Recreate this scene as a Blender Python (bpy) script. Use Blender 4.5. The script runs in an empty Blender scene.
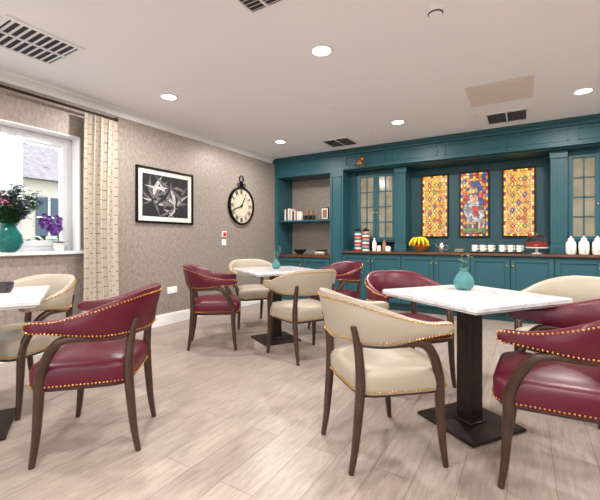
import bpy, bmesh, math, random
from mathutils import Vector, Matrix, noise
random.seed(7)
D=bpy.data; SC=bpy.context.scene
try:
    SC.view_settings.view_transform='Standard'
except Exception: pass

# ---------------------------------------------------------------- materials
def srgb(r,g,b):
    f=lambda c:(c/255/12.92) if c/255<=0.04045 else ((c/255+0.055)/1.055)**2.4
    return (f(r),f(g),f(b),1)
MATS={}
def mat(name,col,rough=0.5,metal=0.0,emit=0,spec=0.5,trans=0,ior=1.45,coat=0,bump=0,bscale=50,var=0,vscale=5):
    if name in MATS: return MATS[name]
    m=D.materials.new(name); m.use_nodes=True
    nt=m.node_tree; b=nt.nodes['Principled BSDF']
    b.inputs['Base Color'].default_value=col
    b.inputs['Roughness'].default_value=rough
    b.inputs['Metallic'].default_value=metal
    b.inputs['Specular IOR Level'].default_value=spec
    b.inputs['Transmission Weight'].default_value=trans
    b.inputs['IOR'].default_value=ior
    b.inputs['Coat Weight'].default_value=coat
    if emit:
        b.inputs['Emission Color'].default_value=col
        b.inputs['Emission Strength'].default_value=emit
    if bump or var:
        tc=nt.nodes.new('ShaderNodeTexCoord')
    if bump:
        n=nt.nodes.new('ShaderNodeTexNoise'); n.inputs['Scale'].default_value=bscale; n.inputs['Detail'].default_value=4
        bp=nt.nodes.new('ShaderNodeBump'); bp.inputs['Strength'].default_value=bump; bp.inputs['Distance'].default_value=0.01
        nt.links.new(tc.outputs['Object'],n.inputs['Vector']); nt.links.new(n.outputs['Fac'],bp.inputs['Height'])
        nt.links.new(bp.outputs['Normal'],b.inputs['Normal'])
    if var:
        n=nt.nodes.new('ShaderNodeTexNoise'); n.inputs['Scale'].default_value=vscale; n.inputs['Detail'].default_value=5
        hs=nt.nodes.new('ShaderNodeMixRGB'); hs.blend_type='MULTIPLY'; hs.inputs['Fac'].default_value=1
        cr=nt.nodes.new('ShaderNodeValToRGB'); e=cr.color_ramp.elements
        e[0].position=.3; e[1].position=.7
        e[0].color=(1-var,1-var,1-var,1); e[1].color=(1,1,1,1)
        nt.links.new(tc.outputs['Object'],n.inputs['Vector']); nt.links.new(n.outputs['Fac'],cr.inputs['Fac'])
        hs.inputs['Color1'].default_value=col; nt.links.new(cr.outputs['Color'],hs.inputs['Color2'])
        nt.links.new(hs.outputs['Color'],b.inputs['Base Color'])
    MATS[name]=m; return m

teal=mat('teal_paint',srgb(40,86,96),0.42,spec=0.4)
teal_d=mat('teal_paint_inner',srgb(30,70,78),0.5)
brass=mat('brass',srgb(214,165,82),0.3,1.0)
wood_dk=mat('walnut_frame',srgb(68,44,30),0.35,var=.45,vscale=14,coat=.2)
maroon=mat('maroon_leather',srgb(84,9,33),0.36,bump=.05,bscale=150,spec=.5)
cream=mat('cream_leather',srgb(164,153,137),0.42,bump=.05,bscale=150)
white=mat('white_gloss_paint',srgb(238,238,238),0.35)
ceilm=mat('ceiling_paint',srgb(242,242,246),0.9)
upvc=mat('white_upvc',srgb(240,242,246),0.3)
black=mat('black_metal',srgb(22,20,20),0.35,.6)
bronze=mat('dark_bronze_base',srgb(52,38,32),0.42,.5,var=.4,vscale=20)
ctop=mat('wood_worktop',srgb(104,70,48),0.35,var=.4,vscale=9)
glass_teal=mat('teal_glass',srgb(30,125,120),0.05,trans=.75,ior=1.45)
glass=mat('clear_glass',(1,1,1,1),0.02,trans=1,ior=1.45)
leafm=mat('leaf_green',srgb(50,100,56),0.5,var=.5,vscale=20)
leafg=mat('leaf_sage',srgb(100,132,112),0.6,var=.4,vscale=20)
leafl=mat('leaf_light_green',srgb(150,185,110),0.6,var=.4,vscale=6)
purple=mat('purple_petal',srgb(92,40,130),0.5)
bluep=mat('blue_petal',srgb(90,100,165),0.5)
pinkp=mat('pink_petal',srgb(190,110,150),0.5)
ceram=mat('white_ceramic',srgb(240,238,232),0.2)
yellow=mat('banana_yellow',srgb(240,200,30),0.5)
paneb=mat('obscure_cabinet_glass',srgb(146,140,118),0.14,var=.35,vscale=6,spec=.8)

def marble():
    m=mat('white_marble',srgb(226,224,224),0.16)
    nt=m.node_tree; b=nt.nodes['Principled BSDF']
    tc=nt.nodes.new('ShaderNodeTexCoord'); n=nt.nodes.new('ShaderNodeTexNoise')
    n.inputs['Scale'].default_value=2.6; n.inputs['Detail'].default_value=6; n.inputs['Distortion'].default_value=1.2
    cr=nt.nodes.new('ShaderNodeValToRGB'); e=cr.color_ramp.elements
    e[0].position=.46; e[0].color=srgb(214,213,215); e[1].position=.53; e[1].color=srgb(210,209,210)
    k=e.new(.495); k.color=srgb(190,189,192)
    nt.links.new(tc.outputs['Object'],n.inputs['Vector']); nt.links.new(n.outputs['Fac'],cr.inputs['Fac'])
    nt.links.new(cr.outputs['Color'],b.inputs['Base Color']); return m
marb=marble()

def wallpaper():
    m=D.materials.new('textured_wallpaper'); m.use_nodes=True; nt=m.node_tree; b=nt.nodes['Principled BSDF']
    N=nt.nodes.new; L=nt.links.new
    tc=N('ShaderNodeTexCoord'); mp=N('ShaderNodeMapping'); mp.inputs['Scale'].default_value=(15,15,8)
    n=N('ShaderNodeTexNoise'); n.inputs['Scale'].default_value=2.6; n.inputs['Detail'].default_value=8; n.inputs['Roughness'].default_value=.72
    cr=N('ShaderNodeValToRGB'); e=cr.color_ramp.elements
    e[0].position=.36; e[0].color=srgb(139,129,121); e[1].position=.64; e[1].color=srgb(170,160,150)
    L(tc.outputs['Object'],mp.inputs['Vector']); L(mp.outputs['Vector'],n.inputs['Vector'])
    L(n.outputs['Fac'],cr.inputs['Fac']); L(cr.outputs['Color'],b.inputs['Base Color'])
    rr=N('ShaderNodeMapRange'); rr.inputs['To Min'].default_value=.6; rr.inputs['To Max'].default_value=.34
    L(n.outputs['Fac'],rr.inputs['Value']); L(rr.outputs['Result'],b.inputs['Roughness'])
    bp=N('ShaderNodeBump'); bp.inputs['Strength'].default_value=.2; bp.inputs['Distance'].default_value=.008
    L(n.outputs['Fac'],bp.inputs['Height']); L(bp.outputs['Normal'],b.inputs['Normal'])
    b.inputs['Metallic'].default_value=.2
    return m
wp=wallpaper()

def floor_mat():
    m=D.materials.new('vinyl_plank_floor'); m.use_nodes=True; nt=m.node_tree; b=nt.nodes['Principled BSDF']
    N=nt.nodes.new; L=nt.links.new
    tc=N('ShaderNodeTexCoord'); mp=N('ShaderNodeMapping'); mp.inputs['Rotation'].default_value=(0,0,math.radians(90))
    br=N('ShaderNodeTexBrick'); br.offset=.37; br.inputs['Scale'].default_value=1
    br.inputs['Brick Width'].default_value=1.2; br.inputs['Row Height'].default_value=.18; br.inputs['Mortar Size'].default_value=.0014
    br.inputs['Color1'].default_value=srgb(170,157,147); br.inputs['Color2'].default_value=srgb(155,141,131); br.inputs['Mortar'].default_value=srgb(110,97,89)
    L(tc.outputs['Object'],mp.inputs['Vector']); L(mp.outputs['Vector'],br.inputs['Vector'])
    mp2=N('ShaderNodeMapping'); mp2.inputs['Scale'].default_value=(16,1.8,1)
    n=N('ShaderNodeTexNoise'); n.inputs['Scale'].default_value=3; n.inputs['Detail'].default_value=10; n.inputs['Roughness'].default_value=.74; n.inputs['Distortion'].default_value=.9
    L(tc.outputs['Object'],mp2.inputs['Vector']); L(mp2.outputs['Vector'],n.inputs['Vector'])
    cr=N('ShaderNodeValToRGB'); e=cr.color_ramp.elements
    e[0].position=.33; e[0].color=(.60,.57,.56,1); e[1].position=.62; e[1].color=(1.05,1.05,1.05,1)
    L(n.outputs['Fac'],cr.inputs['Fac'])
    mx=N('ShaderNodeMixRGB'); mx.blend_type='MULTIPLY'; mx.inputs['Fac'].default_value=.85
    L(br.outputs['Color'],mx.inputs['Color1']); L(cr.outputs['Color'],mx.inputs['Color2'])
    L(mx.outputs['Color'],b.inputs['Base Color']); b.inputs['Roughness'].default_value=.34
    bp=N('ShaderNodeBump'); bp.inputs['Strength'].default_value=.12; bp.inputs['Distance'].default_value=.004
    L(n.outputs['Fac'],bp.inputs['Height']); L(bp.outputs['Normal'],b.inputs['Normal'])
    return m
flm=floor_mat()

def curtain_mat():
    m=D.materials.new('patterned_curtain_fabric'); m.use_nodes=True; nt=m.node_tree; b=nt.nodes['Principled BSDF']
    N=nt.nodes.new; L=nt.links.new
    uv=N('ShaderNodeTexCoord')
    br=N('ShaderNodeTexBrick'); br.offset=.5; br.inputs['Scale'].default_value=1
    br.inputs['Brick Width'].default_value=.062; br.inputs['Row Height'].default_value=.05; br.inputs['Mortar Size'].default_value=.0205
    br.inputs['Color1'].default_value=srgb(108,116,114); br.inputs['Color2'].default_value=srgb(158,130,90); br.inputs['Mortar'].default_value=srgb(188,178,165)
    L(uv.outputs['UV'],br.inputs['Vector']); L(br.outputs['Color'],b.inputs['Base Color']); b.inputs['Roughness'].default_value=.85
    return m
curm=curtain_mat()
def cell_glass(name,cols,scale,e=1.0):
    m=D.materials.new(name); m.use_nodes=True; nt=m.node_tree; b=nt.nodes['Principled BSDF']
    N=nt.nodes.new; L=nt.links.new
    tc=N('ShaderNodeTexCoord'); v=N('ShaderNodeTexVoronoi'); v.inputs['Scale'].default_value=scale
    L(tc.outputs['Object'],v.inputs['Vector'])
    sc=N('ShaderNodeSeparateColor'); L(v.outputs['Color'],sc.inputs[0])
    c=N('ShaderNodeValToRGB'); c.color_ramp.interpolation='CONSTANT'; el=c.color_ramp.elements
    el[0].color=cols[0]; el[0].position=0; el[1].position=1/len(cols); el[1].color=cols[1]
    for i in range(2,len(cols)): k=el.new(i/len(cols)); k.color=cols[i]
    L(sc.outputs[0],c.inputs['Fac'])
    nz=N('ShaderNodeTexNoise'); nz.inputs['Scale'].default_value=22; L(tc.outputs['Object'],nz.inputs['Vector'])
    cr=N('ShaderNodeMapRange'); cr.inputs['From Min'].default_value=.3; cr.inputs['From Max'].default_value=.7; cr.inputs['To Min'].default_value=.7; cr.inputs['To Max'].default_value=1.15
    L(nz.outputs['Fac'],cr.inputs['Value'])
    mx=N('ShaderNodeVectorMath'); mx.operation='SCALE'; L(c.outputs['Color'],mx.inputs[0]); L(cr.outputs['Result'],mx.inputs['Scale'])
    L(mx.outputs[0],b.inputs['Emission Color']); b.inputs['Emission Strength'].default_value=e  # glass emits its own colour, standing in for a light box behind
    b.inputs['Base Color'].default_value=(.02,.02,.02,1); b.inputs['Roughness'].default_value=.2
    return m

# ---------------------------------------------------------------- mesh builder
class MB:
    def __init__(s): s.bm=bmesh.new(); s.mats=[]; s.M=Matrix.Identity(4)
    def mi(s,m):
        if m not in s.mats: s.mats.append(m)
        return s.mats.index(m)
    def v(s,p): return s.bm.verts.new(s.M@Vector(p))
    def f(s,vs,m):
        try:
            f=s.bm.faces.new(vs); f.material_index=s.mi(m); return f
        except ValueError: return None
    def box(s,x0,y0,z0,x1,y1,z1,m,bev=0):
        if x0>x1:x0,x1=x1,x0
        if y0>y1:y0,y1=y1,y0
        if z0>z1:z0,z1=z1,z0
        if bev<=0:
            c=[s.v(p) for p in [(x0,y0,z0),(x1,y0,z0),(x1,y1,z0),(x0,y1,z0),(x0,y0,z1),(x1,y0,z1),(x1,y1,z1),(x0,y1,z1)]]
            for q in [(3,2,1,0),(4,5,6,7),(0,1,5,4),(1,2,6,5),(2,3,7,6),(3,0,4,7)]: s.f([c[i] for i in q],m)
        else:
            b=bev; rings=[]
            for z,i in [(z0,b),(z0+b,0),(z1-b,0),(z1,b)]:
                X0,X1,Y0,Y1=x0+i,x1-i,y0+i,y1-i
                rings.append([(X0+b,Y0,z),(X1-b,Y0,z),(X1,Y0+b,z),(X1,Y1-b,z),(X1-b,Y1,z),(X0+b,Y1,z),(X0,Y1-b,z),(X0,Y0+b,z)])
            s.loft(rings,m)
    def loft(s,rings,m,cap=True,closed=True):
        R=[[s.v(p) for p in r] for r in rings]; n=len(R[0])
        for a,b in zip(R,R[1:]):
            for i in range(n if closed else n-1):
                j=(i+1)%n; s.f([a[i],a[j],b[j],b[i]],m)
        if cap: s.f(R[0][::-1],m); s.f(R[-1],m)
    def lathe(s,c,prof,m,n=20,cap=True):
        s.loft([[(c[0]+r*math.cos(2*math.pi*i/n),c[1]+r*math.sin(2*math.pi*i/n),c[2]+z) for i in range(n)] for r,z in prof],m,cap)
    def tube(s,pts,rad,m,n=10,fl=1.0,smooth=3,ref=None):
        pts=[Vector(p) for p in pts]
        if not isinstance(rad,(list,tuple)): rad=[rad]*len(pts)
        if smooth>1 and len(pts)>2:
            P=[];R=[]
            for i in range(len(pts)-1):
                p0=pts[max(i-1,0)];p1=pts[i];p2=pts[i+1];p3=pts[min(i+2,len(pts)-1)]
                for k in range(smooth):
                    t=k/smooth
                    P.append(.5*((2*p1)+(p2-p0)*t+(2*p0-5*p1+4*p2-p3)*t*t+(3*p1-p0-3*p2+p3)*t**3)); R.append(rad[i]*(1-t)+rad[i+1]*t)
            P.append(pts[-1]);R.append(rad[-1]); pts,rad=P,R
        rings=[]; T0=(pts[1]-pts[0]).normalized()
        u=Vector(ref) if ref else (Vector((0,0,1)) if abs(T0.z)<.9 else Vector((1,0,0)))
        for i,p in enumerate(pts):
            T=(pts[min(i+1,len(pts)-1)]-pts[max(i-1,0)])
            if T.length<1e-9:T=T0
            T.normalize(); u=(u-T*u.dot(T)); u.normalize(); w=T.cross(u)
            rings.append([p+(u*math.cos(a)+w*math.sin(a)*fl)*rad[i] for a in [2*math.pi*k/n for k in range(n)]])
        s.loft(rings,m)
    def ball(s,c,r,m,n=8,k=5,sz=1):
        pr=[(max(r*math.sin(math.pi*i/k),r*.02),-r*sz*math.cos(math.pi*i/k)) for i in range(k+1)]
        s.lathe(c,pr,m,n)
    def poly(s,pts,m): return s.f([s.v(p) for p in pts],m)
    def leaf(s,base,d,l,w,m,up=(0,0,1)):
        base=Vector(base); d=Vector(d).normalized(); u=Vector(up); side=d.cross(u)
        if side.length<.1: side=Vector((1,0,0))
        side.normalize(); nn=side.cross(d)
        P=[]
        for t,ww in [(0,.1),(.3,.8),(.6,1),(.85,.6),(1,.03)]:
            c=base+d*l*t-Vector((0,0,1))*l*.25*t*t
            P.append((c-side*w*.5*ww+nn*w*.12*ww,c,c+side*w*.5*ww+nn*w*.12*ww))
        V=[[s.v(q) for q in r] for r in P]
        for a,b in zip(V,V[1:]):
            s.f([a[0],a[1],b[1],b[0]],m); s.f([a[1],a[2],b[2],b[1]],m)
    def mesh(s,name,ang=35):
        bmesh.ops.recalc_face_normals(s.bm,faces=s.bm.faces[:])
        for f in s.bm.faces: f.smooth=True
        for e in s.bm.edges:
            if len(e.link_faces)==2:
                if e.calc_face_angle(0)>math.radians(ang): e.smooth=False
        me=D.meshes.new(name); s.bm.to_mesh(me); s.bm.free()
        for m in s.mats: me.materials.append(m)
        return me
    def obj(s,name,loc=(0,0,0),rot=0,parent=None,ang=35):
        return add(name,s.mesh(name,ang),loc,rot,parent)
def add(name,me,loc=(0,0,0),rot=0,parent=None):
    o=D.objects.new(name,me); SC.collection.objects.link(o); o.location=loc; o.rotation_euler=(0,0,rot)
    if parent: o.parent=parent
    return o
def empty(name,loc=(0,0,0),rot=0):
    e=D.objects.new(name,None); SC.collection.objects.link(e); e.location=loc; e.rotation_euler=(0,0,rot); return e

# ---------------------------------------------------------------- room shell
W=6.45; YB=-2.6; YF=5.95; H=2.5
b=MB(); b.box(-.25,YB-.2,-.1,W+.2,YF+.2,0,flm); b.obj('floor')
b=MB(); b.box(-.25,YB-.2,H,W+.2,YF+.2,H+.12,ceilm); b.obj('ceiling')
wy0,wy1,wz0,wz1=.10,2.03,.95,2.10
b=MB()
b.box(-.22,YB-.2,0,0,wy0,H,wp); b.box(-.22,wy1,0,0,YF+.2,H,wp)
b.box(-.22,wy0,0,0,wy1,wz0,wp); b.box(-.22,wy0,wz1,0,wy1,H,wp); b.obj('wall_left')
b=MB(); b.box(0,YF,0,W,YF+.2,H,wp); b.obj('wall_far')
b=MB(); b.box(W,YB-.2,0,W+.2,YF+.2,H,wp); b.obj('wall_right')
dx0,dx1,dz1=1.2,5.2,2.2  # unseen glazed doors behind the camera, added to let daylight in
b=MB(); b.box(0,YB-.2,0,dx0,YB,H,wp); b.obj('wall_near_1')
b=MB(); b.box(dx1,YB-.2,0,W,YB,H,wp); b.obj('wall_near_2')
b=MB(); b.box(dx0,YB-.2,dz1,dx1,YB,H,wp); b.obj('wall_near_3')
b=MB()
for i in range(4):
    x=dx0+i; 
    b.box(x,YB-.15,0,x+.07,YB-.09,dz1,upvc); b.box(x+.93,YB-.15,0,x+1,YB-.09,dz1,upvc)
    b.box(x+.07,YB-.15,0,x+.93,YB-.09,.1,upvc); b.box(x+.07,YB-.15,dz1-.08,x+.93,YB-.09,dz1,upvc)
b.obj('added_daylight_door_1')
b=MB(); b.box(0,YB,0,.018,5.44,.12,white); b.box(0,YB,.12,.011,5.44,.135,white); b.obj('baseboard_left')
b=MB(); b.box(W-.018,YB,0,W,5.44,.13,white); b.obj('baseboard_right')
def coving(x,sgn):
    b=MB(); pr=[(0,0),(0,-.075),(.012,-.07),(.02,-.045),(.045,-.02),(.07,-.012),(.075,0)]
    b.loft([[(x+sgn*p[0],y,H+p[1]) for p in pr] for y in (YB,5.34)],white); return b
coving(0,1).obj('trim_1'); coving(W,-1).obj('trim_2')
b=MB()
X=-.17
def wframe(y0,y1,z0,z1,t,x0,x1):
    b.box(x0,y0,z0,x1,y0+t,z1,upvc,.004); b.box(x0,y1-t,z0,x1,y1,z1,upvc,.004)
    b.box(x0,y0+t,z0,x1,y1-t,z0+t,upvc,.004); b.box(x0,y0+t,z1-t,x1,y1-t,z1,upvc,.004)
wframe(wy0,wy1,wz0,wz1,.05,X-.05,X+.02)
b.box(X-.05,.66-.03,wz0+.05,X+.02,.66+.03,wz1-.05,upvc); b.box(X-.05,1.50-.03,wz0+.05,X+.02,1.53,wz1-.05,upvc)
for a,c in [(wy0+.05,.63),(.69,1.47),(1.53,wy1-.05)]:
    wframe(a,c,wz0+.05,wz1-.05,.055,X-.04,X+.035)
b.box(X+.035,1.60,1.45,X+.05,1.615,1.55,upvc)
b.obj('window_1')
b=MB(); b.box(X+.02,wy0-.05,wz0-.03,.05,wy1+.04,wz0+.003,white,.006); b.obj('window_sill')
b=MB()
b.box(X+.036,wy1-.012,wz0+.004,.002,wy1,wz1,white); b.box(X+.036,wy0,wz0+.004,.002,wy0+.012,wz1,white); b.box(X+.036,wy0,wz1-.012,.002,wy1,wz1,white); b.obj('trim_3')
def curtain(name,y0,y1):
    me=MB(); uvl=me.bm.loops.layers.uv.new('UV'); n=120; R=[]
    folds=(y1-y0)/.078
    zs=[.01+2.32*i/16 for i in range(17)]
    for z in zs:
        q=1-z/2.33; sp=1+.22*q**1.2
        row=[]
        for i in range(n+1):
            t=i/n
            w=t+.022*math.sin(t*9+z*.9)+.012*math.sin(t*23+1.3*z)      # uneven, drifting folds
            a=w*folds*2*math.pi; tt=(t-.5)*sp+.5
            am=.028+.014*math.sin(t*11+2+z*.7)*(.4+q)
            row.append((me.v((.105+am*math.sin(a),y0+(y1-y0)*tt+.014*math.sin(2*a)+.012*math.sin(z*2.2+t*3),z)),t*(y1-y0)*2.3,z))
        R.append(row)
    for a,c in zip(R,R[1:]):
        for i in range(n):
            q=[a[i],a[i+1],c[i+1],c[i]]; f=me.f([w[0] for w in q],curm)
            for l,w in zip(f.loops,q): l[uvl].uv=(w[1],w[2])
    return me.obj(name,ang=80)
curtain('curtain',2.00,2.33); curtain('curtain',-.30,.06)
b=MB(); b.tube([(.1,-.45,2.35),(.1,2.34,2.35)],.013,bronze,12); b.ball((.1,2.35,2.35),.024,bronze,12,8); b.ball((.1,-.47,2.35),.024,bronze,12,8)
for y in (-.38,1.0,2.31): b.tube([(0.002,y,2.35),(.09,y,2.35)],.008,bronze,8)
b.obj('curtain_pole')

# outside
b=MB(); b.box(-40,-30,-.5,-5.2,40,-.2,mat('lawn',srgb(120,150,88),.9,var=.3)); b.obj('garden_lawn')
b=MB(); b.box(-5.2,-30,-.5,20,-2.85,-.15,mat('patio_paving',srgb(190,182,170),.9,var=.2)); b.box(-5.2,-2.85,-.5,-.3,40,-.15,MATS['patio_paving']); b.obj('patio_paving')
br=mat('pale_render',srgb(215,200,190),.9); rf=mat('roof_tile',srgb(160,150,152),.9,var=.3)
b=MB(); b.box(-16,4.6,-.2,-11,13,3.2,br); b.loft([[(-16.4,y,3.2),(-10.6,y,3.2),(-13.5,y,5.0)] for y in (4.3,13.3)],rf)
for y in (5.0,6.3,7.7,9.2,10.8): b.box(-11.02,y,1.2,-10.95,y+.8,2.6,mat('dark_window_glass',srgb(70,85,100),.1)); b.box(-10.98,y-.08,1.1,-10.9,y+.88,1.2,upvc); b.box(-10.95,y+.37,1.2,-10.9,y+.43,2.6,upvc); b.box(-10.95,y,1.85,-10.9,y+.8,1.9,upvc)
b.obj('neighbouring_house')
b=MB()
for i in range(1100):
    t=random.random(); y=-2+15*t; z=random.random()*1.2-.08; x=-5.6-random.random()*.7
    b.leaf((x,y,z),(random.uniform(.1,1),random.uniform(-1,1),random.uniform(.2,1)),.24,.13,[leafm,leafl][i%2])
b.obj('garden_hedge')
b=MB(); b.tube([(0,0,0),(.1,0,1.2),(.0,.1,2.4)],[.12,.1,.05],wood_dk,8)
for i in range(900):
    v=Vector((random.gauss(0,.4),random.gauss(0,.35),random.gauss(0,.5))); b.leaf(Vector((0,0,2.6))+v,(v.x+.01,v.y,random.uniform(-.5,.6)),.18,.09,[leafl,leafg][i%2])
b.obj('garden_tree',(-7.5,3.6,-.2))

# ---------------------------------------------------------------- ceiling fittings
lampm=mat('lamp_diffuser',(1,.96,.9,1),.5,emit=9)
for x in (.80,2.53,4.33,6.0):
    for y in (-1.55,.45,2.47,4.45):
        b=MB(); b.lathe((0,0,0),[(.088,0),(.09,-.006),(.075,-.012),(.068,-.008),(.068,-.001)],white,28,False)
        b.lathe((0,0,0),[(.068,-.007),(.001,-.007)],lampm,28,False); b.obj('recessed_downlight',(x,y,H))
        l=D.lights.new('downlight_lamp','AREA'); l.shape='DISK'; l.size=.13; l.energy=31; l.color=(1,.95,.90)
        o=D.objects.new('downlight_lamp',l); SC.collection.objects.link(o); o.location=(x,y,H-.016)
greym=mat('vent_shadow',srgb(62,60,66),.8)
def vent(x,y,s,name='ceiling_air_vent',k=7):
    b=MB(); h=s/2; t=.03*s/.5
    b.box(-h+t,-h+t,-.004,h-t,h-t,-.001,greym)
    for a in ((-h,-h,h,-h+t),(-h,h-t,h,h),(-h,-h+t,-h+t,h-t),(h-t,-h+t,h,h-t)): b.box(a[0],a[1],-.012,a[2],a[3],-.001,white)
    w=(s-2*t)/k
    for half in (0,1):
        x0=(-h+t,0.006)[half]; x1=(-.006,h-t)[half]
        for i in range(k):
            yy=-h+t+w*(i+.25)
            b.loft([[(xx,yy,-.014),(xx,yy+.003,-.014),(xx,yy+w*.55,-.004),(xx,yy+w*.5,-.004)] for xx in (x0,x1)],white)
    b.box(-.008,-h+t,-.013,.008,h-t,-.002,white)
    b.obj(name,(x,y,H))
vent(.77,1.28,.50,k=9); vent(1.53,4.93,.44,k=9); vent(3.67,4.92,.44,k=9); vent(2.50,1.71,.26)
b=MB(); b.box(-.28,-.28,-.008,.28,.28,-.001,mat('access_panel_paint',srgb(226,214,206),.6),.003); b.box(-.25,-.25,-.010,.25,.25,-.008,MATS['access_panel_paint']); b.obj('ceiling_access_panel',(3.64,4.08,H))
b=MB(); b.lathe((0,0,0),[(.055,0),(.055,-.018),(.045,-.03),(.038,-.034),(.036,-.040),(.02,-.048),(.018,-.05),(.001,-.052)],white,24); b.lathe((0,0,0),[(.047,-.0285),(.040,-.0345)],greym,24,False); b.obj('smoke_detector',(3.37,2.4,H))
for x,y in ((2.2,4.6),(3.35,4.7),(2.05,3.6)):
    b=MB(); b.lathe((0,0,0),[(.035,0),(.035,-.008),(.012,-.012),(.012,-.025),(.001,-.026)],white,16); b.obj('ceiling_sensor',(x,y,H))

# ---------------------------------------------------------------- fitted joinery (one built-in dresser)
DR=empty('built_in_dresser')
def shaker(b,x0,x1,z0,z1,y,fr=.055,knob=None,m=teal):
    b.box(x0,y,z0,x1,y+.012,z1,m)
    for a in ((x0,z0,x0+fr,z1),(x1-fr,z0,x1,z1),(x0+fr,z0,x1-fr,z0+fr),(x0+fr,z1-fr,x1-fr,z1)):
        b.box(a[0],y-.012,a[1],a[2],y,a[3],m,.003)
    if knob is not None:
        b.M=Matrix.Translation((knob,y-.012,z1-.1))@Matrix.Rotation(math.pi/2,4,'X'); b.lathe((0,0,0),[(.006,0),(.006,.012),(.014,.018),(.012,.026),(.001,.028)],brass,12); b.M=Matrix.Identity(4)
yb=5.948; CT=.885
def bookcase(name,x0,x1):
    b=MB()
    s=1 if x1>x0 else -1
    b.box(x0,5.44,0,x0+s*.07,yb,2.42,teal)
    b.box(x1-s*.235,5.44,0,x1,yb,2.42,teal)
    xa,xb=sorted((x1-s*.205,x1-s*.03))
    for a in ((xa,.25,xa+.02,2.1),(xb-.02,.25,xb,2.1),(xa,.25,xb,.27),(xa,2.08,xb,2.1)): b.box(a[0],5.428,a[1],a[2],5.44,a[3],teal)
    b.box(min(x1,x1-s*.24)-.01,5.425,0,max(x1,x1-s*.24)+.01,5.445,.14,teal)
    i0,i1=sorted((x0+s*.07,x1-s*.235))
    b.box(i0,5.44,2.17,i1,yb,2.42,teal)
    b.box(i0,5.92,.8,i1,5.945,2.17,wp)
    b.box(i0,5.46,1.375,i1,5.92,1.405,teal,.003)
    b.box(i0,5.46,.0,i1,5.92,.76,teal); b.box(i0,5.43,.76,i1,5.92,.8,ctop,.004)
    mid=(i0+i1)/2
    shaker(b,i0+.01,mid-.004,.12,.74,5.445,knob=mid-.04); shaker(b,mid+.004,i1-.01,.12,.74,5.445,knob=mid+.04)
    return b.obj(name,parent=DR)
bookcase('bookcase_a',.002,1.345); bookcase('bookcase_b',W-.002,5.10)
b=MB(); pr=[(5.44,2.42),(5.41,2.425),(5.40,2.45),(5.37,2.465),(5.345,2.485),(5.34,2.498),(yb,2.498),(yb,2.42)]
b.loft([[(x,p[0],p[1]) for p in pr] for x in (0.002,W-.002)],teal)
b.box(1.345,5.44,2.19,5.10,5.50,2.42,teal)
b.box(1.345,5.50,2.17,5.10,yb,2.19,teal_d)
b.box(1.345,5.425,2.19,5.10,5.44,2.215,teal,.003)
n=5; w=(5.10-1.345)/n
for i in range(n):
    x0=1.345+i*w+.05; x1=x0+w-.1
    for a in ((x0,2.25,x0+.015,2.39),(x1-.015,2.25,x1,2.39),(x0,2.25,x1,2.262),(x0,2.378,x1,2.39)): b.box(a[0],5.43,a[1],a[2],5.44,a[3],teal)
b.obj('canopy',parent=DR)
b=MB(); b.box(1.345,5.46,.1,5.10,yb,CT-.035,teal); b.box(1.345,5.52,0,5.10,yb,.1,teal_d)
n=8; w=(5.10-1.345)/n
for i in range(n):
    x0=1.345+i*w+.004; x1=x0+w-.008; shaker(b,x0,x1,.12,CT-.055,5.447,knob=(x1-.03 if i%2==0 else x0+.03))
b.obj('base_cabinets',parent=DR)
b=MB(); b.box(1.346,5.405,CT-.032,5.099,yb-.005,CT,ctop,.004); b.obj('worktop',parent=DR)
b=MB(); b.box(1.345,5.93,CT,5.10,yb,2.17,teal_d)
def pil(x0,x1,y):
    b.box(x0,y,CT,x1,5.93,2.17,teal)
    b.box(x0-.015,y-.015,CT+.001,x1+.015,y,1.0,teal,.004); b.box(x0-.015,y-.018,2.08,x1+.015,y,2.17,teal,.004)
    k=4; ww=(x1-x0)/(k*2+1)
    for i in range(k+1): b.box(x0+ww*2*i,y-.008,1.02,x0+ww*(2*i+1),y,2.06,teal)
pil(2.15,2.31,5.60); pil(4.13,4.29,5.60); b.obj('fluted_pilasters',parent=DR)
def glazed(name,x0,x1,ncol=3):
    b=MB(); y=5.70; z0,z1=1.06,2.12
    b.box(x0,y+.03,z0,x1,5.93,z0+.02,teal); b.box(x0,y+.03,z1,x1,5.93,z1+.05,teal)
    b.box(x0,y,z0-.03,x0+.03,5.93,z1+.05,teal); b.box(x1-.03,y,z0-.03,x1,5.93,z1+.05,teal)
    b.box(x0,y,z1,x1,y+.03,z1+.05,teal); b.box(x0,y,z0-.03,x1,y+.03,z0,teal)
    m=(x0+x1)/2
    for a,c,kn in ((x0+.03,m-.002,1),(m+.002,x1-.03,-1)):
        f=.045
        for q in ((a,z0,a+f,z1),(c-f,z0,c,z1),(a+f,z0,c-f,z0+f),(a+f,z1-f,c-f,z1)): b.box(q[0],y-.015,q[1],q[2],y+.01,q[3],teal,.003)
        b.box(a+f,y,z0+f,c-f,y+.004,z1-f,paneb)
        mx=(a+c)/2; b.box(mx-.008,y-.01,z0+f,mx+.008,y+.003,z1-f,teal)
        for i in range(1,4): zz=z0+f+(z1-z0-2*f)*i/4; b.box(a+f,y-.01,zz-.008,c-f,y+.003,zz+.008,teal)
        b.ball((c-.02 if kn==1 else a+.02,y-.025,1.5),.012,brass)
    return b.obj(name,parent=DR)
glazed('glazed_cabinet_a',1.47,2.15); glazed('glazed_cabinet_b',4.29,4.97)
b=MB(); b.box(1.346,5.70,CT,1.47,5.93,2.17,teal); b.box(4.97,5.70,CT,5.099,5.93,2.17,teal); b.obj('filler_panels',parent=DR)

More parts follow.
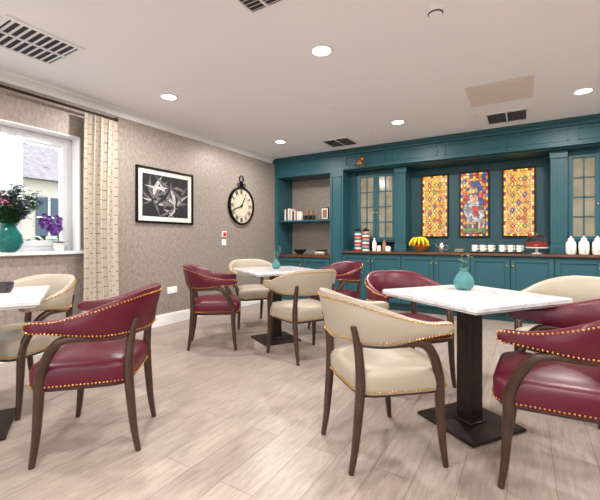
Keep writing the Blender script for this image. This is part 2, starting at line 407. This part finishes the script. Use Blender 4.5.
# stained glass
lead=mat('lead_came',srgb(22,18,16),.6)
def sg(n,cols,s=14,e=1.25): return cell_glass(n,[srgb(*c) for c in cols],s,e)
g_amb=sg('sg_amber',[(240,165,30),(222,128,22),(245,185,50),(214,108,18)],22)
g_yel=sg('sg_yellow',[(250,212,80),(242,195,60),(252,225,130)],22)
g_crm=sg('sg_cream',[(240,224,180),(230,210,150),(248,238,205)],20,1.1)
g_red=sg('sg_red',[(180,20,12),(140,14,12),(205,45,18)],20)
g_blu=sg('sg_blue',[(36,64,160),(60,105,185),(24,40,116)],20)
g_grn=sg('sg_green',[(80,120,45),(110,145,60)],20)
g_skin=sg('sg_skin',[(214,165,125),(200,150,112)],14)
g_wht=sg('sg_white',[(205,200,198),(165,165,172),(226,218,206),(140,132,136)],30,1.0)
g_brn=sg('sg_brown',[(120,70,40),(90,50,34),(150,95,52)],30)
bgc=[sg('sg_g%d'%i,[c,tuple(int(k*.8) for k in c)],20) for i,c in enumerate([(236,145,30),(170,28,18),(215,100,25),(50,70,150),(240,190,70),(125,75,40)])]
def sframe(b,w,h):
    for q in ((-w,-h,-w+.02,h),(w-.02,-h,w,h),(-w+.02,-h,w-.02,-h+.02),(-w+.02,h-.02,w-.02,h)): b.box(q[0],-.03,q[1],q[2],0,q[3],lead,.003)
def shape(b,pts,y,m,o=.005):
    c=Vector((sum(p[0] for p in pts)/len(pts),sum(p[1] for p in pts)/len(pts)))
    out=[]
    for p in pts:
        d=Vector(p)-c; d=d*(1+o/max(d.length,1e-4)); out.append((d.x+c.x,y,d.y+c.y))
    b.poly(out,lead); b.poly([(p[0],y-.0012,p[1]) for p in pts],m)
def circ(cx,cz,rx,rz,n=14): return [(cx+rx*math.cos(2*math.pi*i/n),cz+rz*math.sin(2*math.pi*i/n)) for i in range(n)]
def border(b,W2,H2,cols):
    t=.026; n=18
    for i in range(n):
        z=-H2+2*H2*(i+.5)/n; h=H2/n-.0025
        for sx in (-1,1): b.box(sx*(W2-t),-.008,z-h,sx*W2,-.004,z+h,cols[i%len(cols)])
    n=7
    for i in range(n):
        x=-(W2-t)+2*(W2-t)*(i+.5)/n; h=(W2-t)/n-.0025
        for sz in (-1,1): b.box(x-h,-.008,sz*(H2-t),x+h,-.004,sz*H2,cols[(i+1)%len(cols)])
def lattice(x,name='stained_glass_panel'):
    b=MB(); w,h=.20,.48; sframe(b,w,h); W2,H2=w-.02,h-.02
    b.box(-W2,-.004,-H2,W2,-.001,H2,lead); border(b,W2,H2,[g_yel,g_amb,g_yel,g_red])
    W3,H3=W2-.029,H2-.029
    nx,nz=2,4; cw=W3/nx; ch=H3/nz
    b.poly([(-W3,-.005,-H3),(W3,-.005,-H3),(W3,-.005,H3),(-W3,-.005,H3)],g_amb)
    for i in range(nx*2+1):
        for j in range(nz*2+1):
            cx=-W3+cw*i; cz=-H3+ch*j
            if abs(cx)>W3-.001 or abs(cz)>H3-.001: continue
            if (i+j)%2==0:
                shape(b,[(cx,cz-ch*.36),(cx+cw*.36,cz),(cx,cz+ch*.36),(cx-cw*.36,cz)],-.012,[g_red,g_blu,g_grn][(i+2*j)%3],.004)
                shape(b,circ(cx,cz,.010,.010,8),-.015,g_yel,.003)
            else:
                for dx,dz in ((0,1),(0,-1),(1,0),(-1,0)):
                    if dx: pts=[(cx+dx*.005,cz),(cx+dx*cw*.3,cz+ch*.2),(cx+dx*cw*.58,cz),(cx+dx*cw*.3,cz-ch*.2)]
                    else: pts=[(cx,cz+dz*.005),(cx+cw*.2,cz+dz*ch*.3),(cx,cz+dz*ch*.6),(cx-cw*.2,cz+dz*ch*.3)]
                    shape(b,pts,-.012,[g_yel,g_amb][(i//2+j)%2],.003)
                shape(b,circ(cx,cz,.008,.008,8),-.016,g_red,.002)
    for i in range(nx*2+1):
        xx=-W3+cw*i
        for ph in (0,1):
            P=[]
            for k in range(61):
                z=-H3+2*H3*k/60; P.append((min(max(xx+cw*.5*math.sin(math.pi*(z+H3)/ch+ph*math.pi),-W3),W3),z))
            for p,q in zip(P,P[1:]):
                b.poly([(p[0]-.0065,-.007,p[1]),(p[0]+.0065,-.007,p[1]),(q[0]+.0065,-.007,q[1]),(q[0]-.0065,-.007,q[1])],lead)
                b.poly([(p[0]-.004,-.008,p[1]),(p[0]+.004,-.008,p[1]),(q[0]+.004,-.008,q[1]),(q[0]-.004,-.008,q[1])],g_crm)
    for k in (-1,0,1): b.box(-W2,-.02,k*H2*.5-.002,W2,-.017,k*H2*.5+.002,lead)
    b.obj(name,(x,5.928,1.58))
lattice(2.67); lattice(3.78)
b=MB(); w,h=.20,.48; sframe(b,w,h); W2,H2=w-.02,h-.02
b.box(-W2,-.004,-H2,W2,-.001,H2,lead); border(b,W2,H2,[g_amb,g_red,g_yel,g_blu])
W3,H3=W2-.029,H2-.029
random.seed(21); nx,nz=7,19
G=[[(-W3+2*W3*i/nx+(random.uniform(-.012,.012) if 0<i<nx else 0),-H3+2*H3*j/nz+(random.uniform(-.012,.012) if 0<j<nz else 0)) for j in range(nz+1)] for i in range(nx+1)]
for i in range(nx):
    for j in range(nz):
        q=[G[i][j],G[i+1][j],G[i+1][j+1],G[i][j+1]]; c=Vector((sum(p[0] for p in q)/4,sum(p[1] for p in q)/4))
        up=j/nz; pal=[3,3,0,4,1] if up>.72 else ([0,1,4,2,0,3] if up>.35 else [5,0,2,1,5])
        b.poly([(c.x+(p[0]-c.x)*.88,-.006,c.y+(p[1]-c.y)*.88) for p in q],bgc[random.choice(pal)])
for r0,r1,m in ((.150,.125,g_red),(.122,.10,g_yel)):
    for k in range(9):
        a0=math.pi*k/9; a1=math.pi*(k+1)/9-.05; cz=.26
        pts=[(r0*math.cos(a0)*.95,cz+r0*math.sin(a0)),(r0*math.cos(a1)*.95,cz+r0*math.sin(a1)),(r1*math.cos(a1)*.95,cz+r1*math.sin(a1)),(r1*math.cos(a0)*.95,cz+r1*math.sin(a0))]
        shape(b,pts,-.008,m if k%2 else g_amb,.003)
shape(b,circ(-.01,.20,.055,.055,16),-.010,g_yel)
shape(b,[(-.10,.14),(.02,.17),(.11,.10),(.13,-.06),(.08,-.14),(-.04,-.10),(-.13,-.02)],-.012,g_brn)
shape(b,[(.02,.16),(.10,.11),(.12,.02),(.07,-.03)],-.0135,g_blu)
shape(b,[(-.05,.14),(.04,.13),(.07,.02),(.03,-.12),(-.07,-.08),(-.09,.05)],-.015,g_wht)
shape(b,[(-.03,.11),(.02,.12),(.03,.04),(-.02,.03)],-.018,g_amb,.003)
shape(b,circ(-.01,.195,.028,.036,12),-.015,g_skin)
shape(b,[(-.045,.20),(-.03,.245),(.01,.25),(.03,.21),(.028,.20),(.005,.225),(-.03,.215)],-.018,g_brn,.003)
shape(b,[(.03,.12),(.10,.17),(.145,.15),(.09,.09)],-.017,g_red)
shape(b,[(-.14,.09),(-.08,.13),(-.05,.07),(-.11,.03)],-.017,g_red)
shape(b,[(-.14,-.10),(-.10,-.03),(-.04,-.06),(.05,-.10),(.12,-.08),(.14,-.16),(.10,-.24),(0,-.26),(-.09,-.22)],-.018,g_wht)
shape(b,[(-.145,-.06),(-.12,.01),(-.085,-.01),(-.09,-.08),(-.13,-.12)],-.020,g_wht)
for xx in (-.09,-.03,.06,.11): shape(b,[(xx,-.22),(xx+.028,-.22),(xx+.02,-.36),(xx-.002,-.36)],-.020,g_wht,.004)
shape(b,[(-.03,-.02),(.05,-.03),(.06,-.16),(.0,-.18)],-.022,g_red)
shape(b,[(-.148,-.37),(-.05,-.34),(.04,-.36),(.148,-.33),(.148,-.42),(-.148,-.42)],-.022,g_grn)
shape(b,[(-.12,-.41),(-.02,-.385),(.10,-.40),(.12,-.425),(-.12,-.425)],-.024,g_brn)
for k in (-1,0,1): b.box(-W2,-.027,k*H2*.5-.002,W2,-.025,k*H2*.5+.002,lead)
b.obj('stained_glass_panel',(3.22,5.928,1.58))

b=MB(); b.tube([(0,.0,.06),(0,-.05,.08),(0,-.09,.05)],.007,brass,8); b.M=Matrix.Rotation(math.pi/2,4,'X'); b.lathe((0,.06,-.001),[(.03,0),(.03,.012),(.001,.014)],brass,16); b.M=Matrix.Identity(4)
b.lathe((0,-.09,0),[(.055,-.05),(.05,-.02),(.035,.02),(.018,.045),(.01,.06)],mat('copper',srgb(225,150,100),.35,1.0),18)
b.obj('copper_canopy_lamp',(1.68,5.425,2.27))

# ---------------------------------------------------------------- chairs
YO=.02
def path():
    P=[]
    a,bb=.285,.272; n=28
    for i in range(9,0,-1): P.append((-.285-.004*math.sin(i/9*3.1),YO+.20*i/9))
    for i in range(n+1):
        th=-math.pi/2+math.pi*i/n; P.append((a*math.sin(th),YO-bb*math.cos(th)))
    for i in range(1,10): P.append((.285+.004*math.sin(i/9*3.1),YO+.20*i/9))
    return P
PTH=path()
def chair_meshes(up):
    P=[Vector((p[0],p[1],0)) for p in PTH]; N=len(P)
    L=[0]
    for i in range(1,N): L.append(L[-1]+(P[i]-P[i-1]).length)
    b=MB(); nail=MB(); wood=MB(); rings=[]; nt_=[]; nb_=[]
    sm=lambda a,c,x:(lambda t:t*t*(3-2*t))(max(0,min(1,(x-a)/(c-a))))
    for i,p in enumerate(P):
        s=abs(2*L[i]/L[-1]-1)
        T=(P[min(i+1,N-1)]-P[max(i-1,0)]).normalized(); n=Vector((T.y,-T.x,0))
        if n.dot(p-Vector((0,.02,0)))<0: n=-n
        zt=.808-.120*sm(.14,.88,s)
        zb=.585+.045*sm(.35,.95,s)
        lean=.045*(1-sm(.1,.8,s))
        th=.024-.002*sm(.6,1,s)
        tip=sm(.955,1,s)
        zc=(zt+zb)/2; zt=zt+(zc-zt)*tip*.45; zb=zb+(zc-zb)*tip*.45; th*=1-.5*tip
        sec=[]; h=zt-zb
        pts=[(-th,0.12),(-th,.5),(-th*.9,.88),(-th*.3,1.0),(th*.4,1.0),(th,.88),(th*1.1,.5),(th,.12),(th*.5,0),(-th*.5,0)]
        for (o,t) in pts:
            sec.append(p+n*(o+lean*t*t)+Vector((0,0,zb+h*t)))
        rings.append(sec)
        nt_.append(p+n*(th+.001+lean*.80)+Vector((0,0,zb+h*.90))); nb_.append(p+n*(th+.002)+Vector((0,0,zb+h*.10)))
    b.loft(rings,up); back=b.mesh('backrest',50)
    def nails(pl,sp=.0165,r=.0048):
        d=0;nxt=0
        for q,w in zip(pl,pl[1:]):
            l=(w-q).length
            while nxt<=d+l and l>0:
                c=q.lerp(w,(nxt-d)/l); nail.ball(c,r,brass,6,4); nxt+=sp
            d+=l
    nails(nt_); nails(nb_)
    for sx in (-1,1):
        pts=[(sx*.190,-.195,.584),(sx*.245,-.12,.588),(sx*.276,-.035,.598),(sx*.286,.03,.602),(sx*.284,.085,.582),(sx*.272,.130,.525),(sx*.256,.163,.455),(sx*.246,.18,.39),(sx*.244,.185,.28),(sx*.248,.195,.12),(sx*.254,.21,0.0)]
        rr=[.010,.013,.016,.019,.022,.023,.023,.024,.022,.018,.013]
        wood.tube(pts,rr,wood_dk,10,1.0,4)
        pts=[(sx*.185,-.232,.670),(sx*.184,-.212,.60),(sx*.186,-.200,.50),(sx*.188,-.197,.40),(sx*.186,-.205,.28),(sx*.182,-.22,.12),(sx*.180,-.24,0)]
        wood.tube(pts,[.014,.019,.022,.024,.022,.018,.013],wood_dk,10,1.0,4)
    def sup(hw,hd,z,n=44,cx=0,e=.34):
        r=[]
        for i in range(n):
            a=2*math.pi*i/n; c,s_=math.cos(a),math.sin(a)
            x=math.copysign(abs(c)**e,c)*hw; y=math.copysign(abs(s_)**e,s_)*hd
            x*= (1+.10*y/hd)
            r.append(Vector((x,y+.02,z)))
        return r
    wood.loft([sup(.205,.205,.335),sup(.215,.215,.34),sup(.215,.215,.365)],wood_dk)
    s=MB(); s.loft([sup(.228,.218,.355),sup(.238,.228,.36),sup(.243,.232,.40),sup(.243,.232,.435),sup(.236,.224,.457),sup(.207,.196,.474,e=.4),sup(.135,.13,.488,e=.6),sup(.05,.05,.493,e=.9)],up)
    seat=s.mesh('seat',50)
    r=sup(.244,.233,.372,160); r.append(r[0]); nails(r)
    return back,seat,wood.mesh('frame',50),nail.mesh('nailheads',80)
CM={'m':chair_meshes(maroon),'c':chair_meshes(cream)}
def chair(x,y,deg,k):
    e=empty('dining_chair',(x,y,0),math.radians(deg-90))
    for me,n in zip(CM[k],('backrest','seat','wood_frame','nailhead_trim')): add(n,me,parent=e)
chair(1.88,1.14,221,'m')
chair(.99,1.12,-74,'c')
chair(1.15,2.75,42,'m')
chair(2.09,2.92,151,'c')
chair(.93,3.66,-33,'c')
chair(1.96,3.88,240,'m')
chair(3.20,1.84,48,'c')
chair(3.09,2.79,-43,'m')
chair(4.11,2.95,237,'c')
chair(3.975,2.04,178,'m')

# ---------------------------------------------------------------- tables
def table(x,y,deg,s=.73,bs=.41):
    e=empty('pedestal_table',(x,y,0),math.radians(deg))
    h=s/2
    b=MB(); b.box(-h,-h,.722,h,h,.75,marb,.005); b.box(-h+.02,-h+.02,.712,h-.02,h-.02,.722,white); b.obj('table_top',parent=e)
    b=MB(); b.box(-.05,-.05,.02,.05,.05,.70,bronze,.004); b.box(-.16,-.16,.70,.16,.16,.712,bronze); b.box(-.065,-.065,.018,.065,.065,.03,bronze,.004); b.obj('pedestal',parent=e)
    q=bs/2; b=MB(); b.box(-q,-q,0,q,q,.018,bronze,.004); b.obj('base_plate',parent=e)
table(3.57,2.34,-35,.71); table(1.57,3.23,-30); table(1.22,.77,-28)

def posy(name,loc,r,h,gm,n=10,fl=.18):
    b=MB(); b.lathe((0,0,0),[(r*.55,0),(r*.9,h*.12),(r,h*.35),(r*.8,h*.6),(r*.4,h*.8),(r*.38,h*.9),(r*.5,h),(r*.44,h),(r*.3,h*.85)],gm,24,True)
    for i in range(n):
        a=random.random()*6.28; t=random.uniform(.15,.6); d=Vector((math.cos(a)*t,math.sin(a)*t,1)).normalized(); L=random.uniform(.5,1)*fl
        p0=Vector((0,0,h*.8)); p1=p0+d*L; b.tube([p0,p0+d*L*.5+Vector((0,0,.01)),p1],.0014,leafg,5)
        for k in range(5):
            q=p0.lerp(p1,.35+.15*k); b.leaf(q,(math.cos(a+k*2.3),math.sin(a+k*2.3),.5),.035,.014,leafg)
    return b.obj(name,loc)
gl2=mat('aqua_glass',srgb(90,150,150),.1,trans=.35)
posy('glass_vase_with_foliage',(3.52,2.50,.75),.062,.14,gl2,7,.12)
posy('glass_vase_with_foliage',(1.55,3.27,.75),.045,.11,gl2,8,.18)
b=MB(); b.lathe((0,0,0),[(.07,0),(.075,.008),(.03,.01)],ceram,20); b.lathe((0,0,.009),[(.025,0),(.04,.03),(.042,.06),(.038,.06),(.03,.02)],mat('dark_stoneware',srgb(50,45,55),.3),20); b.tube([(.04,0,.055),(.065,0,.05),(.06,0,.025),(.037,0,.02)],.004,MATS['dark_stoneware'],6); b.obj('coffee_cup',(1.31,.92,.75))

# ---------------------------------------------------------------- left wall things
b=MB(); y0,y1,z0,z1=2.645,3.50,1.265,1.935; f=.025
pap=mat('white_mount_card',srgb(225,222,215),.8); dk=mat('print_dark_ink',srgb(36,34,40),.7,var=.4,vscale=9); gy=mat('print_grey_ink',srgb(118,116,120),.7,var=.6,vscale=14); gy2=mat('print_pale_ink',srgb(200,198,196),.7,var=.4,vscale=14)
for q in ((y0,z0,y0+f,z1),(y1-f,z0,y1,z1),(y0+f,z0,y1-f,z0+f),(y0+f,z1-f,y1-f,z1)): b.box(.001,q[0],q[1],.03,q[2],q[3],black,.003)
b.box(.001,y0+f,z0+f,.012,y1-f,z1-f,pap)
a0,a1,c0,c1=y0+.085,y1-.085,z0+.08,z1-.08; b.box(.012,a0,c0,.014,a1,c1,dk)
random.seed(3)
idx=0
for (cy,cz,an0,st,cnt,L0,W0) in ((a0+.14,c0+.20,-60,26,11,.30,.055),(a1-.20,c0+.14,10,24,10,.30,.050),(a0+.40,c1-.14,150,26,9,.26,.045)):
    for i in range(cnt):
        a=math.radians(an0+i*st+random.uniform(-6,6)); L=L0*random.uniform(.8,1.4); r0=.02
        bx=.0142+.0002*idx; idx+=1; w=W0*random.uniform(.8,1.1)
        pts=[(r0,0),(r0+L*.3,w),(r0+L*.65,w*.8),(r0+L,0),(r0+L*.5,0),]
        P=[Vector((cy+u*math.cos(a)-v*math.sin(a),cz+(u*math.sin(a)+v*math.cos(a)))) for u,v in pts]
        k=1
        for p in P:
            for ax,(lo,hi,c) in enumerate(((a0,a1,cy),(c0,c1,cz))):
                d=p[ax]-c
                if d>0: k=min(k,(hi-c)/d)
                if d<0: k=min(k,(lo-c)/d)
        P=[Vector((cy,cz))+(p-Vector((cy,cz)))*k for p in P]
        b.poly([(bx,p.x,p.y) for p in P],[gy,gy2,gy,dk][i%4])
b.obj('framed_leaf_print')

b=MB(); b.M=Matrix.Translation((.002,4.50,1.60))@Matrix.Rotation(math.pi/2,4,'Z')@Matrix.Rotation(math.pi/2,4,'X')
face=mat('cream_clock_face',srgb(206,196,174),.6,var=.2,vscale=6)
R=.30
b.lathe((0,0,0),[(R*1.0,0),(R*1.0,.03),(R*.97,.045),(R*.92,.045),(R*.90,.02)],black,48,False)
b.lathe((0,0,0),[(R*.91,.015),(.001,.015)],face,48,False)
b.lathe((0,0,0),[(R*.60,.016),(R*.595,.018),(R*.585,.016)],black,48,False)
for i in range(12):
    a=math.pi/2-i*math.pi/6; nst=[3,1,2,3,3,2,3,4,4,3,2,3][i]
    for k in range(nst):
        o=(k-(nst-1)/2)*.019
        M0=b.M.copy(); b.M=b.M@Matrix.Rotation(a,4,'Z'); b.box(R*.64,o-.005,.016,R*.84,o+.005,.019,black); b.M=M0
for a,l,w in ((math.radians(60),.15,.009),(math.radians(200),.21,.006)):
    M0=b.M.copy(); b.M=b.M@Matrix.Rotation(a,4,'Z'); b.box(-.04,-w,.022,l,w,.025,black); b.M=M0
b.lathe((0,0,.016),[(.018,0),(.018,.012),(.001,.014)],black,16)
def ringt(cx,cy,r,t,a0=0,a1=2*math.pi): b.tube([(cx+r*math.cos(a0+(a1-a0)*i/14),cy+r*math.sin(a0+(a1-a0)*i/14),.02) for i in range(15)],t,black,8,smooth=1,ref=(0,0,1))
b.box(-.035,R*.97,.005,.035,R+.05,.035,black,.004); b.box(-.02,R+.05,.005,.02,R+.08,.03,black)
ringt(0,R+.125,.048,.009); ringt(-.062,R+.025,.028,.007); ringt(.062,R+.025,.028,.007)
b.M=Matrix.Identity(4); b.obj('pocket_watch_wall_clock')
b=MB(); b.box(.001,4.07,1.10,.02,4.16,1.19,white,.004); b.box(.02,4.085,1.115,.024,4.145,1.175,mat('red_plastic',srgb(200,30,25),.4)); b.obj('fire_call_point')  # red fire call point on a white back plate
b=MB(); b.box(.001,4.07,.98,.012,4.16,1.07,white,.003); b.box(.012,4.10,1.0,.017,4.13,1.05,white); b.obj('light_switch')
b=MB(); b.box(.001,3.09,.38,.012,3.24,.465,white,.003)
for yy in (3.125,3.195): b.box(.012,yy,.43,.016,yy+.02,.45,white); b.box(.012,yy+.006,.405,.0125,yy+.012,.415,black)
b.obj('wall_socket')

# sill plants
b=MB(); b.lathe((0,0,0),[(.05,0),(.085,.03),(.11,.09),(.10,.15),(.07,.20),(.06,.23),(.075,.25),(.068,.25),(.05,.22)],glass_teal,28)
random.seed(11)
for i in range(120):
    a=random.random()*6.28; t=random.uniform(.05,1.15); d=Vector((math.cos(a)*t*.30+.14,math.sin(a)*t,1)).normalized(); L=random.uniform(.16,.38)
    p0=Vector((0,0,.2)); p1=p0+d*L; b.tube([p0,p0+d*L*.5,p1],.002,leafm,5)
    for k in range(7):
        q=p0.lerp(p1,.35+.11*k); b.leaf(q,(math.cos(a+k*2.1)*.7,math.sin(a+k*2.1),.5),random.uniform(.04,.075),.034,leafm if (i+k)%3 else leafg)
    if i%5==0:
        for j in range(26):
            v=Vector((random.gauss(0,1),random.gauss(0,1),random.gauss(0,1))).normalized(); b.leaf(p1+v*.026,v,.018,.02,[bluep,purple,leafg,pinkp][(i//5)%4],up=(.3,.2,1))
b.obj('flower_arrangement_in_glass_vase',(.0,1.42,.953))
b=MB(); b.lathe((0,0,0),[(.035,0),(.045,.03),(.05,.07),(.052,.08),(.046,.08),(.044,.06)],ceram,22)
b.lathe((0,0,0),[(.044,.062),(.001,.066)],mat('soil',srgb(60,42,30),.9),16,False)
for k in range(9): a=k*.7; b.leaf((0,0,.07),(math.cos(a),math.sin(a),.45),.11,.045,leafm)
for sy,hh in ((-.9,.30),(-.45,.26),(-.1,.33),(-.65,.34)):
    st=[(0,0,.07),(0,sy*.03,.18),(.0,sy*.10,hh-.02),(.0,sy*.18,hh)]
    b.tube(st,.002,leafm,5)
    for k in range(8):
        t=.4+.6*k/7; q=Vector((0,sy*.02,.12)).lerp(Vector((0,sy*.18,hh)),t)+Vector((random.uniform(-.02,.02),random.uniform(-.025,.025),0))
        for j in range(5): aa=j*1.256+k; b.leaf(q,(.5,math.cos(aa),math.sin(aa)),.03,.024,purple,up=(1,0,0))
b.obj('purple_orchid_in_pot',(-.02,1.84,.953))

# ---------------------------------------------------------------- shelf contents
bm1=mat('book_white',srgb(225,220,210),.7); bm2=mat('book_black',srgb(35,32,34),.6); bm3=mat('book_tan',srgb(150,110,80),.7)
b=MB(); x=0
random.seed(5)
for i in range(9):
    w=random.uniform(.02,.04); h=random.uniform(.15,.22); b.box(x,0,0,x+w-.002,.14,h,[bm1,bm2,bm1,bm3][i%4],.002); x+=w
b.obj('books',(.17,5.50,1.406))
b=MB()
for dx,dz in ((0,0),(.08,0),(.04,.085),(.16,0),(.12,.085)):
    b.lathe((dx,0,dz),[(.025,0),(.034,.04),(.036,.08),(.032,.08),(.024,.02)],[bm2,bm1,bm3,bm2][int(dx*50)%4],16)
    b.tube([(dx+.034,0,dz+.065),(dx+.055,0,dz+.055),(dx+.05,0,dz+.03),(dx+.03,0,dz+.025)],.004,bm2,6)
b.obj('stacked_mugs',(.58,5.54,1.406))
b=MB(); b.lathe((0,0,0),[(.03,0),(.04,.03),(.042,.11),(.036,.13),(.036,.15),(.04,.155),(.001,.165)],bm1,16); b.lathe((0,0,.16),[(.012,0),(.014,.012),(.001,.02)],bm2,10); b.obj('tea_canister',(.475,5.56,1.406))
b=MB(); b.box(0,0,0,.14,.03,.21,black,.003); b.box(.012,-.002,.015,.128,0,.195,bm1); b.box(.03,-.004,.035,.11,-.002,.17,bm3); b.obj('photo_frame',(.86,5.60,1.406))
b=MB(); b.lathe((0,0,0),[(.04,0),(.05,.005),(.05,.012),(.10,.05),(.125,.09),(.118,.09),(.09,.05),(.04,.02)],mat('pewter_bowl',srgb(80,75,72),.3,.8),28); b.obj('decorative_bowl',(.42,5.62,.802))
b=MB()
for k in range(3): b.box(.0+.01*k,0,.03*k,.2-.01*k,.14,.028+.03*k,[bm3,bm1,bm2][k],.002)
b.obj('stacked_books',(.75,5.56,.802))

# ---------------------------------------------------------------- counter items
Z=CT+.001
st=[mat('stripe_red',srgb(170,50,50),.4),ceram,mat('stripe_teal',srgb(60,130,135),.4),mat('stripe_pink',srgb(210,150,140),.4)]
b=MB()
for dx in (0,.13):
    z=0
    for k in range(11): b.lathe((dx,0,z),[(.058,0),(.06,.003),(.06,.026),(.058,.028)],st[(k+(1 if dx else 0))%4],20); z+=.028
    b.lathe((dx,0,z),[(.055,0),(.05,.03),(.02,.04),(.015,.055),(.001,.06)],black,20)
b.obj('striped_biscuit_tins',(1.55,5.58,Z))
b=MB(); b.lathe((0,0,0),[(.03,0),(.035,.05),(.035,.13),(.014,.17),(.014,.20),(.001,.21)],ceram,16); b.lathe((.08,-.02,0),[(.03,0),(.034,.04),(.033,.09),(.028,.09),(.025,.02)],ceram,16); b.lathe((.16,0,0),[(.028,0),(.03,.12),(.012,.15),(.012,.18),(.001,.185)],bm3,16); b.lathe((.23,-.03,0),[(.035,0),(.045,.03),(.04,.07),(.03,.075),(.001,.085)],ceram,16); b.obj('sauce_bottles',(1.83,5.56,Z))
b=MB(); b.lathe((0,0,0),[(.05,0),(.06,.01),(.11,.05),(.13,.08),(.125,.08),(.08,.03)],mat('wicker_bowl',srgb(150,100,55),.7),24)
for k in range(5):
    o=(k-2)*.035; b.tube([(-.03+o*.6,-.06,.21),(o*1.2,-.085,.19),(o*1.7,-.10,.14),(o*2.0,-.085,.09)],[.008,.017,.019,.009],yellow,8)
for k in range(4): b.tube([(-.03,(k-1)*.02,.21),(-.07,(k-1)*.03,.19),(-.105,(k-1)*.04,.13),(-.10,(k-1)*.04,.09)],[.008,.018,.019,.009],yellow,8)
for k in range(3): b.tube([(-.02,(k-1)*.02,.21),(.04,(k-1)*.03,.20),(.09,(k-1)*.04,.15),(.10,(k-1)*.04,.09)],[.008,.018,.019,.009],yellow,8)
for k,(dx,dy) in enumerate(((.0,.06),(-.05,.0),(.05,.0),(0,-.03))): b.ball((dx,dy,.085),.038,[mat('orange_fruit',srgb(230,120,30),.5),mat('red_apple',srgb(170,40,30),.4)][k%2],12,8)
b.obj('fruit_bowl_with_bananas',(2.53,5.60,Z))
def cups(x,n=4):
    b=MB(); b.box(-.15,-.10,0,.15,.10,.012,black if n==3 else ctop,.004)
    for i in range(n):
        cx=-.10+.2*i/(n-1); 
        b.lathe((cx,0,.012),[(.03,0),(.05,.008),(.052,.012),(.03,.012)],ceram,16)
        for k in range(2): 
            b.lathe((cx,0,.022+.035*k),[(.02,0),(.034,.025),(.037,.05),(.033,.05),(.02,.01)],ceram,16); b.tube([(cx+.035,0,.062+.035*k),(cx+.055,0,.055+.035*k),(cx+.03,0,.037+.035*k)],.004,ceram,6)
    b.obj('tray_of_tea_cups',(x,5.58,Z))
cups(3.36,3); cups(3.69,3)
b=MB(); b.lathe((0,0,0),[(.035,0),(.05,.03),(.045,.09),(.03,.12),(.03,.13),(.001,.14)],mat('steel',srgb(190,190,192),.25,1.0),20); b.tube([(.045,0,.1),(.085,0,.09),(.08,0,.04),(.045,0,.03)],.005,MATS['steel'],8); b.tube([(-.04,0,.05),(-.07,0,.09),(-.085,0,.12)],[.01,.007,.005],MATS['steel'],8); b.obj('teapot',(2.83,5.58,Z))
b=MB(); 
for k in range(6): b.lathe((0,0,.008*k),[(.04,0),(.068,.009),(.064,.009),(.03,.003)],ceram,20)
b.obj('stack_of_saucers',(3.07,5.57,Z))
b=MB(); b.lathe((0,0,0),[(.06,0),(.05,.01),(.015,.02),(.015,.06),(.12,.07),(.13,.08),(.12,.085)],ceram,28)
b.lathe((0,0,.085),[(.08,0),(.08,.05),(.07,.06)],mat('red_velvet_cake',srgb(165,45,35),.7),24)
b.lathe((0,0,.087),[(.115,0),(.115,.08),(.10,.12),(.06,.145),(.012,.15)],glass,28,False)
b.lathe((0,0,.235),[(.008,0),(.016,.012),(.012,.026),(.001,.03)],glass,14)
b.obj('cake_stand_with_glass_dome',(3.98,5.53,Z))
for x in (4.33,4.455,4.585,4.71):
    b=MB(); b.lathe((0,0,0),[(.045,0),(.054,.02),(.054,.12),(.048,.15),(.03,.17),(.03,.18),(.034,.185),(.02,.20),(.008,.205),(.012,.22),(.001,.225)],ceram,22)
    b.tube([(0,-.052,.13),(0,-.085,.12),(0,-.085,.06),(0,-.052,.045)],.006,ceram,8); b.obj('ceramic_storage_jar',(x,5.53,Z))

# ---------------------------------------------------------------- light & camera
w=D.worlds.new('world'); SC.world=w; w.use_nodes=True; bg=w.node_tree.nodes['Background']; bg.inputs[0].default_value=(.84,.92,1,1); bg.inputs[1].default_value=3.2
def portal(loc,rot,sx,sy):
    l=D.lights.new('daylight_portal','AREA'); l.shape='RECTANGLE'; l.size=sx; l.size_y=sy; l.cycles.is_portal=True
    o=D.objects.new('daylight_portal',l); SC.collection.objects.link(o); o.location=loc; o.rotation_euler=rot
portal((-.24,(wy0+wy1)/2,(wz0+wz1)/2),(0,-math.pi/2,0),wz1-wz0,wy1-wy0)
portal(((dx0+dx1)/2,YB-.2,dz1/2),(math.pi/2,0,0),dx1-dx0,dz1)
cam=D.cameras.new('camera'); co=D.objects.new('camera',cam); SC.collection.objects.link(co); SC.camera=co
co.location=(3.84,0,1.06); co.rotation_euler=(math.pi/2,0,math.radians(31.3))
cam.sensor_width=36; cam.lens=36*368/600; cam.shift_y=-10/600; cam.clip_start=.05
